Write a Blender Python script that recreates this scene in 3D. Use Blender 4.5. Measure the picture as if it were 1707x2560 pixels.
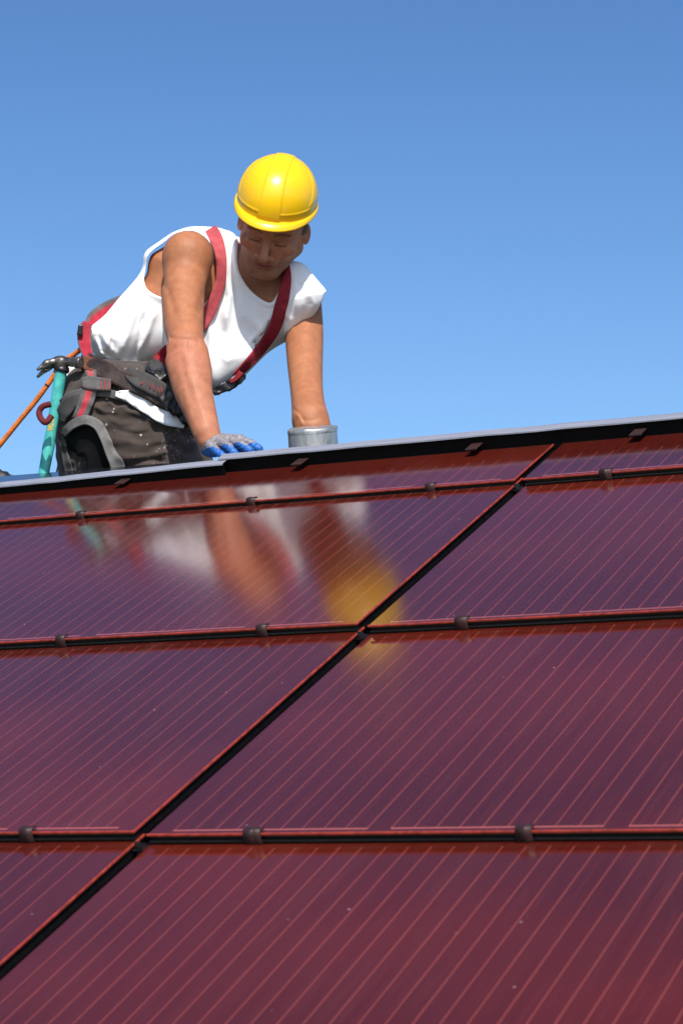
import bpy, bmesh, math, random
import numpy as np
from mathutils import Vector, Matrix
from mathutils.bvhtree import BVHTree

for o in list(bpy.data.objects):
    bpy.data.objects.remove(o)
SC = bpy.context.scene
COL = SC.collection
rng = np.random.default_rng(7)
random.seed(7)

# ------------------------------------------------------------------ camera, sky, sun, exposure
S = 0.039                                   # one cell spacing in metres
TH = math.radians(27.228)                   # roof pitch
LIFT = 5.6                                  # eye height of the roof origin above the ground
FPX = 6050.44                               # focal length in pixels of the 1707 x 2560 frame
RC = np.array([[0.8905662106371351, 0.40445129026213006, -0.2081128979105023],
               [0.0681297484977721, 0.3337653196013379, 0.9401909640073352],
               [0.44972231636982424, -0.8514809834850767, 0.26968495123429886]])
CUV = np.array([54.521099792164264, -79.21940649838562, 38.669602656806944]) * S
ct, st = math.cos(TH), math.sin(TH)
UVW = np.array([[1, 0, 0], [0, ct, -st], [0, st, ct]])      # roof frame (u, v, n) -> world
def uvw(p):
    return np.asarray(p, float) @ UVW.T + np.array([0, 0, LIFT])
CAMPOS = uvw(CUV)
CAMR = UVW @ RC.T                                           # camera frame -> world
def c2w(p):
    return np.asarray(p, float) @ CAMR.T + CAMPOS

cam = bpy.data.cameras.new('camera')
camo = bpy.data.objects.new('camera', cam)
COL.objects.link(camo)
M4 = np.eye(4); M4[:3, :3] = CAMR; M4[:3, 3] = CAMPOS
camo.matrix_world = Matrix(M4.tolist())
cam.sensor_fit = 'VERTICAL'
cam.sensor_height = 36.0
cam.lens = FPX / 2560 * 36.0
cam.clip_start = 0.1
cam.clip_end = 6000
cam.dof.use_dof = True
cam.dof.focus_distance = 6.3
cam.dof.aperture_fstop = 9.0
SC.camera = camo

SUNC = np.array([0.068, 0.82, 0.565])                          # towards the sun, camera frame
SUNC = SUNC / np.linalg.norm(SUNC)
SUNW = CAMR @ SUNC
SUN_EL = math.asin(SUNW[2]); SUN_AZ = math.atan2(SUNW[0], SUNW[1])
sun = bpy.data.lights.new('sun', 'SUN')
sun.energy = 5.0; sun.angle = math.radians(0.53); sun.color = (1.0, 0.945, 0.86)
suno = bpy.data.objects.new('sun', sun); COL.objects.link(suno)
suno.rotation_euler = Vector(SUNW.tolist()).to_track_quat('Z', 'Y').to_euler()
suno.location = (0, 0, 30)

world = bpy.data.worlds.new('World'); SC.world = world; world.use_nodes = True
wn = world.node_tree; bg = wn.nodes['Background']
sky = wn.nodes.new('ShaderNodeTexSky'); sky.sky_type = 'NISHITA'
sky.sun_disc = False; sky.sun_elevation = SUN_EL; sky.sun_rotation = SUN_AZ
sky.altitude = 200; sky.air_density = 1.0; sky.dust_density = 1.6; sky.ozone_density = 2.6
gam = wn.nodes.new('ShaderNodeGamma'); gam.inputs[1].default_value = 1.4
hsv = wn.nodes.new('ShaderNodeHueSaturation'); hsv.inputs['Saturation'].default_value = 1.06
wn.links.new(sky.outputs[0], gam.inputs[0]); wn.links.new(gam.outputs[0], hsv.inputs['Color']); wn.links.new(hsv.outputs[0], bg.inputs[0]); bg.inputs[1].default_value = 0.073
SC.view_settings.view_transform = 'Standard'
SC.view_settings.look = 'None'
SC.view_settings.exposure = 0.12
SC.view_settings.gamma = 1.0
SC.cycles.max_bounces = 6
SC.cycles.use_denoising = True

# ------------------------------------------------------------------ helpers
def pt(px, py, d):
    """a point seen at pixel (px, py) of the 1707 x 2560 frame, d metres in front of the lens (camera frame)"""
    return np.array([(px - 853.5) / FPX * d, (1280 - py) / FPX * d, -d])

def topx(P):
    P = np.asarray(P, float)
    return 853.5 + FPX * P[..., 0] / -P[..., 2], 1280 - FPX * P[..., 1] / -P[..., 2]

def tag(o, label=None, cat=None, group=None, kind=None):
    if label: o['label'] = label
    if cat: o['category'] = cat
    if group: o['group'] = group
    if kind: o['kind'] = kind
    return o

def empty(name, loc=(0, 0, 0), rot=(0, 0, 0), parent=None):
    o = bpy.data.objects.new(name, None); COL.objects.link(o)
    o.location = loc; o.rotation_euler = rot; o.parent = parent
    o.empty_display_size = 0.1
    return o

def mesh_obj(name, V, F, mat, parent=None, base=None, smooth=True, color=None, mats=None, fmat=None, uv=None):
    V = np.asarray(V, float)
    if base is not None: V = V - np.asarray(base)
    me = bpy.data.meshes.new(name)
    me.from_pydata(V.tolist(), [], F if isinstance(F, list) else F.tolist())
    if smooth:
        me.polygons.foreach_set('use_smooth', [True] * len(me.polygons))
    me.materials.append(mat)
    if mats:
        for m in mats: me.materials.append(m)
        me.polygons.foreach_set('material_index', list(fmat))
    if color is not None:
        a = me.color_attributes.new('tint', 'FLOAT_COLOR', 'POINT')
        c = np.ones((len(V), 4)); c[:, :3] = color
        a.data.foreach_set('color', c.ravel())
    if uv is not None:
        l = me.uv_layers.new(name='UVMap')
        vi = np.zeros(len(me.loops), int); me.loops.foreach_get('vertex_index', vi)
        l.data.foreach_set('uv', np.asarray(uv)[vi].ravel())
    me.update()
    o = bpy.data.objects.new(name, me); COL.objects.link(o); o.parent = parent
    return o

def solidify(o, t, offset=-1, bevel=0):
    m = o.modifiers.new('thickness', 'SOLIDIFY'); m.thickness = t; m.offset = offset
    if bevel:
        b = o.modifiers.new('bevel', 'BEVEL'); b.width = bevel; b.segments = 2; b.limit_method = 'ANGLE'
    return o

def boxes(L):
    """list of (x0,x1,y0,y1,z0,z1) -> verts, faces"""
    V, F = [], []
    for (x0, x1, y0, y1, z0, z1) in L:
        b = len(V)
        V += [(x0, y0, z0), (x1, y0, z0), (x1, y1, z0), (x0, y1, z0), (x0, y0, z1), (x1, y0, z1), (x1, y1, z1), (x0, y1, z1)]
        F += [[b, b+3, b+2, b+1], [b+4, b+5, b+6, b+7], [b, b+1, b+5, b+4], [b+1, b+2, b+6, b+5], [b+2, b+3, b+7, b+6], [b+3, b, b+4, b+7]]
    return V, F

def bevel(o, w, seg=2):
    b = o.modifiers.new('bevel', 'BEVEL'); b.width = w; b.segments = seg; b.limit_method = 'ANGLE'; b.angle_limit = math.radians(40)
    return o

def tube(path, rad, n=14, cap=True):
    path = np.asarray(path, float); m = len(path)
    rad = np.full(m, rad) if np.isscalar(rad) else np.asarray(rad, float)
    T = np.gradient(path, axis=0); T /= np.linalg.norm(T, axis=1)[:, None]
    N = np.cross(T[0], [0.3, 0.1, 0.9]); N /= np.linalg.norm(N)
    V, F = [], []
    for i in range(m):
        N = N - T[i] * (N @ T[i]); N /= np.linalg.norm(N); B = np.cross(T[i], N)
        for k in range(n):
            a = 2 * math.pi * k / n
            V.append(path[i] + rad[i] * (math.cos(a) * N + math.sin(a) * B))
    for i in range(m - 1):
        for k in range(n):
            F.append([i*n+k, i*n+(k+1) % n, (i+1)*n+(k+1) % n, (i+1)*n+k])
    if cap:
        F.append(list(range(n))[::-1]); F.append([(m-1)*n+k for k in range(n)])
    return np.array(V), F

def spline(P, n):
    """Catmull-Rom through rows of P, n samples"""
    P = np.asarray(P, float)
    Q = np.vstack([2*P[0]-P[1], P, 2*P[-1]-P[-2]])
    seg = np.linalg.norm(np.diff(P, axis=0)[:, :2], axis=1) + 1e-9
    cs = np.concatenate([[0], np.cumsum(seg)]); t = np.linspace(0, cs[-1], n)
    out = []
    for a in t:
        i = min(int(np.searchsorted(cs, a, side='right')) - 1, len(seg) - 1)
        s = (a - cs[i]) / seg[i]
        p0, p1, p2, p3 = Q[i], Q[i+1], Q[i+2], Q[i+3]
        out.append(0.5*((2*p1)+(-p0+p2)*s+(2*p0-5*p1+4*p2-p3)*s*s+(-p0+3*p1-3*p2+p3)*s**3))
    return np.array(out)

# ------------------------------------------------------------------ materials
class NT:
    def __init__(self, name):
        self.m = bpy.data.materials.new(name); self.m.use_nodes = True
        self.n = self.m.node_tree.nodes; self.l = self.m.node_tree.links
        self.b = self.n['Principled BSDF']
    def node(self, t, **k):
        x = self.n.new(t)
        for a, v in k.items(): setattr(x, a, v)
        return x
    def math(self, op, a, b=None, c=None, clamp=False):
        x = self.n.new('ShaderNodeMath'); x.operation = op; x.use_clamp = clamp
        for i, v in enumerate((a, b, c)):
            if v is None: continue
            if isinstance(v, (int, float)): x.inputs[i].default_value = v
            else: self.l.new(v, x.inputs[i])
        return x.outputs[0]
    def mix(self, f, a, b, mode='MIX'):
        x = self.n.new('ShaderNodeMix'); x.data_type = 'RGBA'; x.blend_type = mode
        for i, v in ((0, f), (6, a), (7, b)):
            if isinstance(v, (int, float)): x.inputs[i].default_value = v
            elif isinstance(v, tuple): x.inputs[i].default_value = (*v, 1)
            else: self.l.new(v, x.inputs[i])
        return x.outputs[2]
    def coord(self, kind='Object', scale=(1, 1, 1)):
        t = self.n.new('ShaderNodeTexCoord'); m = self.n.new('ShaderNodeMapping')
        m.inputs['Scale'].default_value = scale
        self.l.new(t.outputs[kind], m.inputs[0]); return m.outputs[0]
    def noise(self, scale, detail=4, co=None, rough=0.55, dist=0.0):
        x = self.n.new('ShaderNodeTexNoise'); x.inputs['Scale'].default_value = scale
        x.inputs['Detail'].default_value = detail; x.inputs['Roughness'].default_value = rough; x.inputs['Distortion'].default_value = dist
        if co is None: co = self.coord()
        self.l.new(co, x.inputs['Vector']); return x.outputs['Fac']
    def ramp(self, f, lo, hi):
        x = self.n.new('ShaderNodeMapRange'); x.interpolation_type = 'SMOOTHSTEP'
        self.l.new(f, x.inputs[0]); x.inputs[1].default_value = lo; x.inputs[2].default_value = hi
        return x.outputs[0]
    def bump(self, h, strength=0.3, dist=0.002):
        x = self.n.new('ShaderNodeBump'); x.inputs['Strength'].default_value = strength; x.inputs['Distance'].default_value = dist
        self.l.new(h, x.inputs['Height']); self.l.new(x.outputs[0], self.b.inputs['Normal']); return x
    def set(self, **k):
        for a, v in k.items():
            i = self.b.inputs[a.replace('_', ' ')]
            if hasattr(v, 'is_linked'): self.l.new(v, i)
            elif isinstance(v, tuple): i.default_value = (*v, 1)
            else: i.default_value = v
        return self

def simple(name, col, rough=0.6, metal=0.0, nscale=30, var=0.25, bump=0.0, bdist=0.001, spec=0.5, coat=0.0, tint=False):
    t = NT(name); n = t.noise(nscale, 5)
    dark = tuple(c * (1 - var) for c in col); lite = tuple(min(1, c * (1 + var)) for c in col)
    c = t.mix(t.ramp(n, 0.3, 0.7), dark, lite)
    if tint:
        a = t.node('ShaderNodeAttribute', attribute_name='tint')
        c = t.mix(1.0, a.outputs['Color'], t.mix(t.ramp(n, 0.3, 0.7), (1-var,)*3, (1, 1, 1)), 'MULTIPLY')
    t.set(Base_Color=c, Roughness=rough, Metallic=metal)
    t.b.inputs['Specular IOR Level'].default_value = spec
    t.b.inputs['Coat Weight'].default_value = coat
    if bump: t.bump(t.noise(nscale * 4, 4), bump, bdist)
    return t.m

def glass_mat():
    t = NT('red_solar_glass'); tc = t.node('ShaderNodeTexCoord'); sp = t.node('ShaderNodeSeparateXYZ')
    t.l.new(tc.outputs['Object'], sp.inputs[0])
    at = t.node('ShaderNodeAttribute', attribute_type='OBJECT', attribute_name='cell_len')
    u = t.math('DIVIDE', sp.outputs['X'], S); v = t.math('DIVIDE', sp.outputs['Y'], S)
    uu = t.math('SUBTRACT', u, 1.1)
    q = t.math('SUBTRACT', t.math('MODULO', t.math('ADD', uu, 0.5), 5.075), 0.5)
    dl = t.math('ABSOLUTE', t.math('SUBTRACT', q, t.math('ROUND', q)))
    line = t.math('SUBTRACT', 1.0, t.ramp(dl, 0.018, 0.032))
    line = t.math('MULTIPLY', line, t.math('GREATER_THAN', v, 0.3))
    line = t.math('MULTIPLY', line, t.math('LESS_THAN', v, at.outputs['Fac']))
    inu = t.math('MULTIPLY', t.math('GREATER_THAN', uu, -0.05), t.math('LESS_THAN', uu, 45.27))
    line = t.math('MULTIPLY', line, t.math('MULTIPLY', inu, t.math('LESS_THAN', uu, 44.8)))
    bv = t.math('ABSOLUTE', t.math('SUBTRACT', v, 0.33))
    bus = t.math('SUBTRACT', 1.0, t.ramp(bv, 0.045, 0.07))
    ub = t.math('MODULO', uu, 10.15)
    bus = t.math('MULTIPLY', bus, t.math('MULTIPLY', inu, t.math('LESS_THAN', ub, 9.1)))
    ln = t.math('MAXIMUM', line, bus)
    # faint hairlines between the busbars
    co = t.coord('Object', (26, 0.6, 1)); streak = t.noise(6, 6, co, 0.7)
    nz = t.noise(1.1, 2, t.coord('Object', (0.8, 1.6, 1)), 0.4)
    c = t.mix(t.ramp(nz, 0.35, 0.68), (0.056, 0.0065, 0.0040), (0.090, 0.0098, 0.0045))
    c = t.mix(t.math('MULTIPLY', t.ramp(streak, 0.45, 0.8), 0.5), c, (0.14, 0.022, 0.018))
    c = t.mix(t.math('MULTIPLY', line, 0.50), c, (0.40, 0.085, 0.055))
    c = t.mix(t.math('MULTIPLY', bus, 0.85), c, (0.42, 0.11, 0.09))
    # dust specks and smears
    vo = t.node('ShaderNodeTexVoronoi'); vo.inputs['Scale'].default_value = 17; t.l.new(t.coord('Object', (1, 1.5, 1)), vo.inputs['Vector'])
    vs = t.node('ShaderNodeSeparateColor'); t.l.new(vo.outputs['Color'], vs.inputs[0])
    speck = t.math('MULTIPLY', t.math('LESS_THAN', vo.outputs['Distance'], t.math('MULTIPLY', vs.outputs[0], 0.042)), t.math('GREATER_THAN', vs.outputs[1], 0.6))
    c = t.mix(t.math('MULTIPLY', speck, 0.75), c, (0.5, 0.42, 0.4))
    film = t.math('MULTIPLY', t.ramp(t.noise(3.5, 8, t.coord('Object', (2.6, 0.45, 1)), 0.7, 0.5), 0.42, 0.8), t.ramp(t.noise(0.9, 3), 0.3, 0.7))
    c = t.mix(t.math('MULTIPLY', film, 0.07), c, (0.34, 0.19, 0.17))
    t.set(Base_Color=c)
    r = t.math('ADD', t.math('MULTIPLY', t.noise(9, 5), 0.03), 0.11)
    t.set(Roughness=r); t.b.inputs['IOR'].default_value = 1.5
    t.b.inputs['Coat Weight'].default_value = 0.6; t.b.inputs['Coat IOR'].default_value = 1.52; t.l.new(t.math('ADD', t.math('MULTIPLY', film, 0.06), 0.115), t.b.inputs['Coat Roughness'])
    t.bump(t.noise(2.2, 2, t.coord('Object', (1, 0.5, 1))), 0.05, 0.004)
    return t.m

M_GLASS = glass_mat()
def edge_mat():
    t = NT('red_glass_edge'); n = t.noise(60, 5)
    c = t.mix(t.ramp(n, 0.3, 0.7), (0.20, 0.028, 0.018), (0.38, 0.050, 0.030))
    chip = t.ramp(t.noise(22, 8, t.coord('Object', (0.8, 3, 3)), 0.8), 0.64, 0.70)
    c = t.mix(t.math('MULTIPLY', chip, 0.55), c, (0.62, 0.42, 0.36))
    grime = t.ramp(t.noise(7, 6), 0.52, 0.72); c = t.mix(t.math('MULTIPLY', grime, 0.6), c, (0.07, 0.02, 0.015))
    t.set(Base_Color=c, Roughness=0.3); t.bump(t.noise(180, 4), 0.3, 0.0008); return t.m
M_EDGE = edge_mat()
M_BLACK = simple('black_frame', (0.006, 0.006, 0.007), 0.38, nscale=90, var=0.4, bump=0.15)
M_VOID = simple('matt_black_paint_and_shade', (0.0025, 0.0025, 0.003), 0.7, nscale=90, var=0.3, spec=0.15)
M_GUTTER = simple('black_gutter_metal', (0.012, 0.013, 0.017), 0.3, nscale=40, var=0.4, bump=0.1)
M_MEMBRANE = simple('roof_membrane', (0.008, 0.008, 0.009), 0.8, nscale=50, var=0.3)
M_CLIP = simple('brown_clip_metal', (0.030, 0.010, 0.009), 0.55, nscale=200, var=0.4, bump=0.2)

def flashing_mat():
    t = NT('grey_flashing_metal')
    st_ = t.noise(14, 6, t.coord('Object', (0.35, 8, 8)), 0.7)
    c = t.mix(t.ramp(st_, 0.3, 0.75), (0.21, 0.225, 0.28), (0.30, 0.315, 0.38))
    d = t.ramp(t.noise(35, 6, t.coord('Object', (0.7, 3, 3)), 0.7), 0.62, 0.75)
    c = t.mix(t.math('MULTIPLY', d, 0.35), c, (0.09, 0.09, 0.11))
    t.set(Base_Color=c, Roughness=0.45, Metallic=0.15)
    t.bump(t.noise(60, 4), 0.15, 0.001)
    return t.m
M_FLASH = flashing_mat()
M_WALL = simple('house_render', (0.55, 0.5, 0.42), 0.85, nscale=20, var=0.1, bump=0.3)
M_GRASS = simple('ground_grass', (0.05, 0.08, 0.025), 0.95, nscale=0.8, var=0.4, bump=0.5, bdist=0.05)

# ------------------------------------------------------------------ setting: ground and house
g = 3000.0
ground = mesh_obj('ground', [(-g, -g, 0), (g, -g, 0), (g, g, 0), (-g, g, 0)], [[0, 1, 2, 3]], M_GRASS, smooth=False)
tag(ground, 'green grass ground around the house', 'ground', kind='structure')

ROWS = {2: 46.63, 1: 23.61, 0: 0.0, -1: -23.61, -2: -47.22}
LP = 47.3                                   # panel length
GAP = 0.34
VR = 57.6                                   # apparent ridge
house = empty('house', (0, 0, 0)); tag(house, 'house with a dark roof clad in red solar panels', 'house')
def prism(poly, u0, u1):
    """closed polygon in (v, n) extruded along u, world verts"""
    m = len(poly); V = [uvw((u * S, v * S, n * S)) for u in (u0, u1) for v, n in poly]
    F = [list(range(m))[::-1], list(range(m, 2*m))] + [[i, (i+1) % m, m+(i+1) % m, m+i] for i in range(m)]
    F = [f[::-1] for f in F]
    return V, F
U0, U1 = -110, 80
# roof slab: near slope up to the ridge, far slope falling away behind it
ridge = np.array([56.6, -1.2]); c2, s2 = math.cos(2*TH), math.sin(2*TH)
far = lambda L, n: (56.6 + L * c2 + n * s2, -1.2 - L * s2 + n * c2)
V, F = prism([(-75, -1.45), (56.6, -1.45), far(110, -0.25), far(110, -5), (56.6, -7), (-75, -6)], U0, U1)
roofo = mesh_obj('roof', V, F, M_MEMBRANE, house, smooth=False)
zl = uvw((0, -70*S, -6*S))
V, F = boxes([((U0+8)*S, (U1-8)*S, zl[1]+0.3, 7.6, 0.0, zl[2]+0.1)])
mesh_obj('wall', V, F, M_WALL, house, smooth=False)

# ------------------------------------------------------------------ solar panels
def make_panel(cell_len, depth):
    """depth = panel length up the slope, in cell units"""
    root = empty('solar_panel')
    L, D = LP * S, depth * S
    gt, ft = 0.10 * S, 0.60 * S
    # glass sheet top, finely divided so that it can be very slightly wavy
    nu, nv = 24, 10
    V, F = [], []
    for j in range(nv + 1):
        for i in range(nu + 1):
            V.append((L * i / nu, D * j / nv, 0.0))
    for j in range(nv):
        for i in range(nu):
            a = j * (nu + 1) + i; F.append([a, a+1, a+nu+2, a+nu+1])
    gl = mesh_obj('glass', V, F, M_GLASS, root); gl['cell_len'] = float(cell_len)
    e = 0.003
    # red rim round the pane, standing a hair proud of the glass
    w = 0.02 * S
    V, F = boxes([(-e, L+e, -e, w, -gt, 0.0008), (L-w*0.8, L+e, w, D, -gt, 0.0008)])
    bevel(mesh_obj('rim', V, F, M_EDGE, root, smooth=False), 0.0012)
    V, F = boxes([(0.001, L-0.001, 0.002, 0.45*S, -ft, -gt-0.0004), (L-0.3*S, L-0.001, 0.46*S, D, -ft, -gt-0.0004), (-0.0012, 0.0008, 0.46*S, D, -ft, -0.0005),
                  (-0.0, L, -0.004, 0.0015, -ft*0.62, -ft*0.50)])
    bevel(mesh_obj('frame', V, F, M_BLACK, root, smooth=False), 0.001)
    return root
def clip_mesh():
    w, t = 0.30 * S, 0.0016
    prof = [(0.30*S, 0.0022), (0.27*S, 0.0052), (0.10*S, 0.0056), (-0.03*S, 0.0058), (-0.10*S, 0.0035), (-0.13*S, -0.004), (-0.13*S, -0.38*S), (-0.09*S, -0.44*S), (0.15*S, -0.45*S)]
    V, F = [], []
    for (y, z) in prof:
        for x in (-w, w): V.append((x, y, z))
    for i in range(len(prof) - 1): F.append([2*i, 2*i+1, 2*i+3, 2*i+2])
    return V, F
panels = {}
proto_full = proto_short = clip0 = None
short_D = 9.0
labels = {
 (0, -1): 'left red solar panel in the lowest row, only its upper right corner in view',
 (1, -1): 'large red solar panel filling the bottom right, nearest the camera',
 (0, 0): 'red solar panel left of the slanting gap, third row down from the ridge',
 (1, 0): 'red solar panel right of the slanting gap, third row down from the ridge',
 (0, 1): 'red solar panel mirroring the worker, second row down from the ridge',
 (1, 1): 'red solar panel right of the gap in the second row, mirroring only sky',
 (0, 2): 'short red solar strip panel under the ridge flashing below the worker',
 (1, 2): 'short red solar strip panel at the top right under the ridge flashing',
}
def copy_tree(o, parent=None):
    c = o.copy(); COL.objects.link(c); c.parent = parent
    for ch in list(o.children): copy_tree(ch, c)
    return c
tilt = math.radians(1.15)
for r in (2, 1, 0, -1):
    for col in (0, 1):
        if r == 2:
            root = make_panel(4.45, short_D) if proto_short is None else copy_tree(proto_short)
            proto_short = proto_short or root
        else:
            root = make_panel(23.2, 24.3) if proto_full is None else copy_tree(proto_full)
            proto_full = proto_full or root
        dz = 0.16 if col == 0 else 0.0
        u0 = GAP if col == 1 else -GAP - LP
        root.location = uvw((u0 * S, ROWS[r] * S, (dz if r < 2 else 0.0) * S))
        tl = tilt if r < 2 else tilt * 0.6
        root.rotation_euler = (TH - tl, 0, math.radians(rng.uniform(-0.05, 0.05)))
        lab = labels[(col, r)]
        tag(root, lab, 'solar panel', 'red solar panels laid in overlapping rows on the roof')
        panels[(col, r)] = root
        # hooks over the lower edge
        for k, uo in enumerate((5.05, 17.2, 29.6, 41.85)):
            if clip0 is None:
                V, F = clip_mesh(); c = mesh_obj('hook', V, F, M_CLIP, root, smooth=True); solidify(c, 0.0022, 0); clip0 = c
            else:
                c = clip0.copy(); COL.objects.link(c); c.parent = root
            c.location = ((uo + rng.uniform(-0.12, 0.12)) * S, 0, 0)
            c.rotation_euler = (0, 0, math.radians(rng.uniform(-2, 2)))

# black channel in the gap between the two columns, with a drip tongue at each row end
V, F = prism([(-50, -1.44), (-50, -1.2), (55.2, -1.2), (55.2, -1.44)], -0.45, 0.45)
mesh_obj('gap_channel', V, F, M_GUTTER, house, smooth=False)
for r in (2, 1, 0):
    v0 = ROWS[r]
    # arrow-shaped tongue hanging at the junction, plus little shelf
    P = [(-0.52, -0.5, -0.55), (0.62, -0.5, -0.55), (0.60, 0.2, -0.55), (-0.52, 0.2, -0.55),
         (-0.30, -0.2, -0.22), (0.10, -0.28, -0.22), (0.12, -0.66, -1.02), (-0.02, -0.70, -1.25)]
    V = [uvw((a*S, (v0+b)*S, c*S)) for a, b, c in P]
    solidify(mesh_obj('drip_tongue', V, [[0, 1, 2, 3], [4, 5, 6, 7]], M_BLACK, house, smooth=False), 0.002, 0)

# ------------------------------------------------------------------ ridge flashing (two overlapping lengths)
def flashing(u0, u1, dv, dn, slope=0.0):
    # profile in (v, n): hidden foot, upright black face, light band, fold, back
    V, F = [], []
    nn = 60
    def band(prof, mat, name, th):
        V, F = [], []
        for i in range(nn + 1):
            u = u0 + (u1 - u0) * i / nn
            wv = 0.03 * math.sin(u * 0.9 + dv) + 0.02 * math.sin(u * 2.3)
            for (v, n) in prof: V.append(uvw((u * S, (v + dv) * S, (n + dn + slope * min(0, u - u1) * (n > -0.5) + wv * 0.5) * S)))
        m = len(prof)
        for i in range(nn):
            for k in range(m - 1):
                a = i * m + k; F.append([a, a + m, a + m + 1, a + 1])
        o = mesh_obj(name, V, F, mat, house, smooth=False)
        return solidify(o, th, 0)
    top = band([(53.42, 0.70), (53.44, 0.78), (53.52, 0.81), (53.80, 0.82), (53.83, 0.85), (53.87, 0.85), (53.90, 0.825), (54.28, 0.83), (58.2, -1.2)], M_FLASH, 'ridge_flashing', 0.0012)
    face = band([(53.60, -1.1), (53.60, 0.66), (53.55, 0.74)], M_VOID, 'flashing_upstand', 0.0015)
    face.parent = top
    return top
fl_r = flashing(-23.6, 80, 0.0, 0.15)
fl_l = flashing(-110, -23.0, -0.62, -0.03, 0.0125)
# glossy black sheet behind the left length
def on_ray(px, py, v):
    d = RC.T @ np.array([(px - 853.5) / FPX, (1280 - py) / FPX, -1.0]); q = CUV / S
    t = (v - q[1]) / d[1]; return tuple(q + d * t)
sheet_pts = [on_ray(-40, 1211, 54.16), on_ray(490, 1160, 54.16), on_ray(494, 1152, 57.4), on_ray(-40, 1194, 58.6)]
V = [uvw((u*S, v*S, n*S)) for u, v, n in sheet_pts]
M_SHEET = simple('black_gloss_sheet', (0.012, 0.014, 0.02), 0.12, nscale=20, var=0.3)
solidify(mesh_obj('ridge_sheet', V, [[0, 1, 2, 3]], M_SHEET, house, smooth=False), 0.004, -1)
for u in (-30.55, -17.45, -5.25, 5.45):
    V, F = boxes([(-0.38, 0.38, -1.15, 0.12, 0.0, 0.08), (-0.38, 0.38, -1.17, -1.10, -0.03, 0.085)])
    lf = u < -24
    V = [uvw(((u + a)*S, (53.5 + b - 0.4*lf)*S, (0.36 - 0.14*lf + c)*S)) for a, b, c in V]
    h = mesh_obj('hook', V, F, M_CLIP, fl_l if u < -24 else fl_r, smooth=False); bevel(h, 0.001)

# ------------------------------------------------------------------ signed distance modelling
def smin(a, b, k):
    h = np.clip(0.5 + 0.5 * (b - a) / k, 0, 1)
    return b * (1 - h) + a * h - k * h * (1 - h)
def smax(a, b, k): return -smin(-a, -b, k)
def cone(P, a, b, r1, r2):
    a = np.asarray(a); b = np.asarray(b); ab = b - a
    t = np.clip(((P - a) @ ab) / (ab @ ab), 0, 1)
    return np.linalg.norm(P - a - t[:, None] * ab, axis=1) - (r1 + (r2 - r1) * t)
def chain(P, pts, k=0.02):
    d = None
    for (a, ra), (b, rb) in zip(pts[:-1], pts[1:]):
        c = cone(P, a, b, ra, rb); d = c if d is None else smin(d, c, k)
    return d
def schain(P, pts, n):
    Q = spline(np.array([[*a, r] for a, r in pts]), n); d = None
    for i in range(n - 1):
        c = cone(P, Q[i, :3], Q[i+1, :3], Q[i, 3], Q[i+1, 3]); d = c if d is None else np.minimum(d, c)
    return d
def ball(P, c, r): return np.linalg.norm(P - np.asarray(c), axis=1) - r
def ell(P, c, r, R=None):
    q = P - np.asarray(c)
    if R is not None: q = q @ R
    r = np.asarray(r); k0 = np.linalg.norm(q / r, axis=1); k1 = np.linalg.norm(q / (r * r), axis=1) + 1e-9
    return k0 * (k0 - 1.0) / k1

EDGES = [(0, 1), (2, 3), (4, 5), (6, 7), (0, 2), (1, 3), (4, 6), (5, 7), (0, 4), (1, 5), (2, 6), (3, 7)]
def mesh_sdf(f, lo, hi, h, slack=1.6):
    """sparse surface nets"""
    lo = np.asarray(lo, float); hi = np.asarray(hi, float); B = 16
    nb = np.ceil((hi - lo) / (h * B)).astype(int)
    I = np.stack(np.meshgrid(*[np.arange(n) for n in nb], indexing='ij'), -1).reshape(-1, 3)
    cen = lo + (I + 0.5) * h * B
    keep = np.abs(f(cen)) < h * B * 0.87 * slack
    I = I[keep]
    c = np.arange(B + 1); G = np.stack(np.meshgrid(c, c, c, indexing='ij'), -1).reshape(-1, 3)
    N = nb * B + 4
    KA, VA, CA, SA = [], [], [], []
    for s in range(0, len(I), 48):
        blk = I[s:s+48]
        g = blk[:, None, :] * B + G[None]
        v = f((lo + g.reshape(-1, 3) * h)).reshape(len(blk), B+1, B+1, B+1)
        cv = np.stack([v[:, x:B+x, y:B+y, z:B+z] for z in (0, 1) for y in (0, 1) for x in (0, 1)], -1)
        ins = cv < 0; act = ins.any(-1) & ~ins.all(-1)
        idx = np.argwhere(act)
        if not len(idx): continue
        cell = blk[idx[:, 0]] * B + idx[:, 1:]
        CA.append(cell); SA.append(cv[act])
    cell = np.concatenate(CA); cv = np.concatenate(SA)
    key = (cell[:, 0] * N[1] + cell[:, 1]) * N[2] + cell[:, 2]
    o = np.argsort(key); key = key[o]; cell = cell[o]; cv = cv[o]
    off = np.array([[x, y, z] for z in (0, 1) for y in (0, 1) for x in (0, 1)], float)
    acc = np.zeros((len(cell), 3)); cnt = np.zeros(len(cell))
    for a, b in EDGES:
        va, vb = cv[:, a], cv[:, b]; m = (va < 0) != (vb < 0)
        t = np.where(m, va / np.where(m, va - vb, 1), 0)
        acc += m[:, None] * (off[a] + t[:, None] * (off[b] - off[a])); cnt += m
    V = lo + (cell + acc / cnt[:, None]) * h
    F = []
    st_ = np.array([N[1] * N[2], N[2], 1])
    for ax, cb in ((0, 1), (1, 2), (2, 4)):
        m = (cv[:, 0] < 0) != (cv[:, cb] < 0)
        b, c_ = (ax + 1) % 3, (ax + 2) % 3
        k = key[m]; q = np.stack([k, k - st_[b], k - st_[b] - st_[c_], k - st_[c_]], 1)
        p = np.searchsorted(key, q); p = np.minimum(p, len(key) - 1); ok = (key[p] == q).all(1)
        p = p[ok]; flip = cv[m][ok][:, 0] >= 0
        p[flip] = p[flip][:, ::-1]
        F.append(p)
    F = np.concatenate(F)
    return V, F

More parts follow.
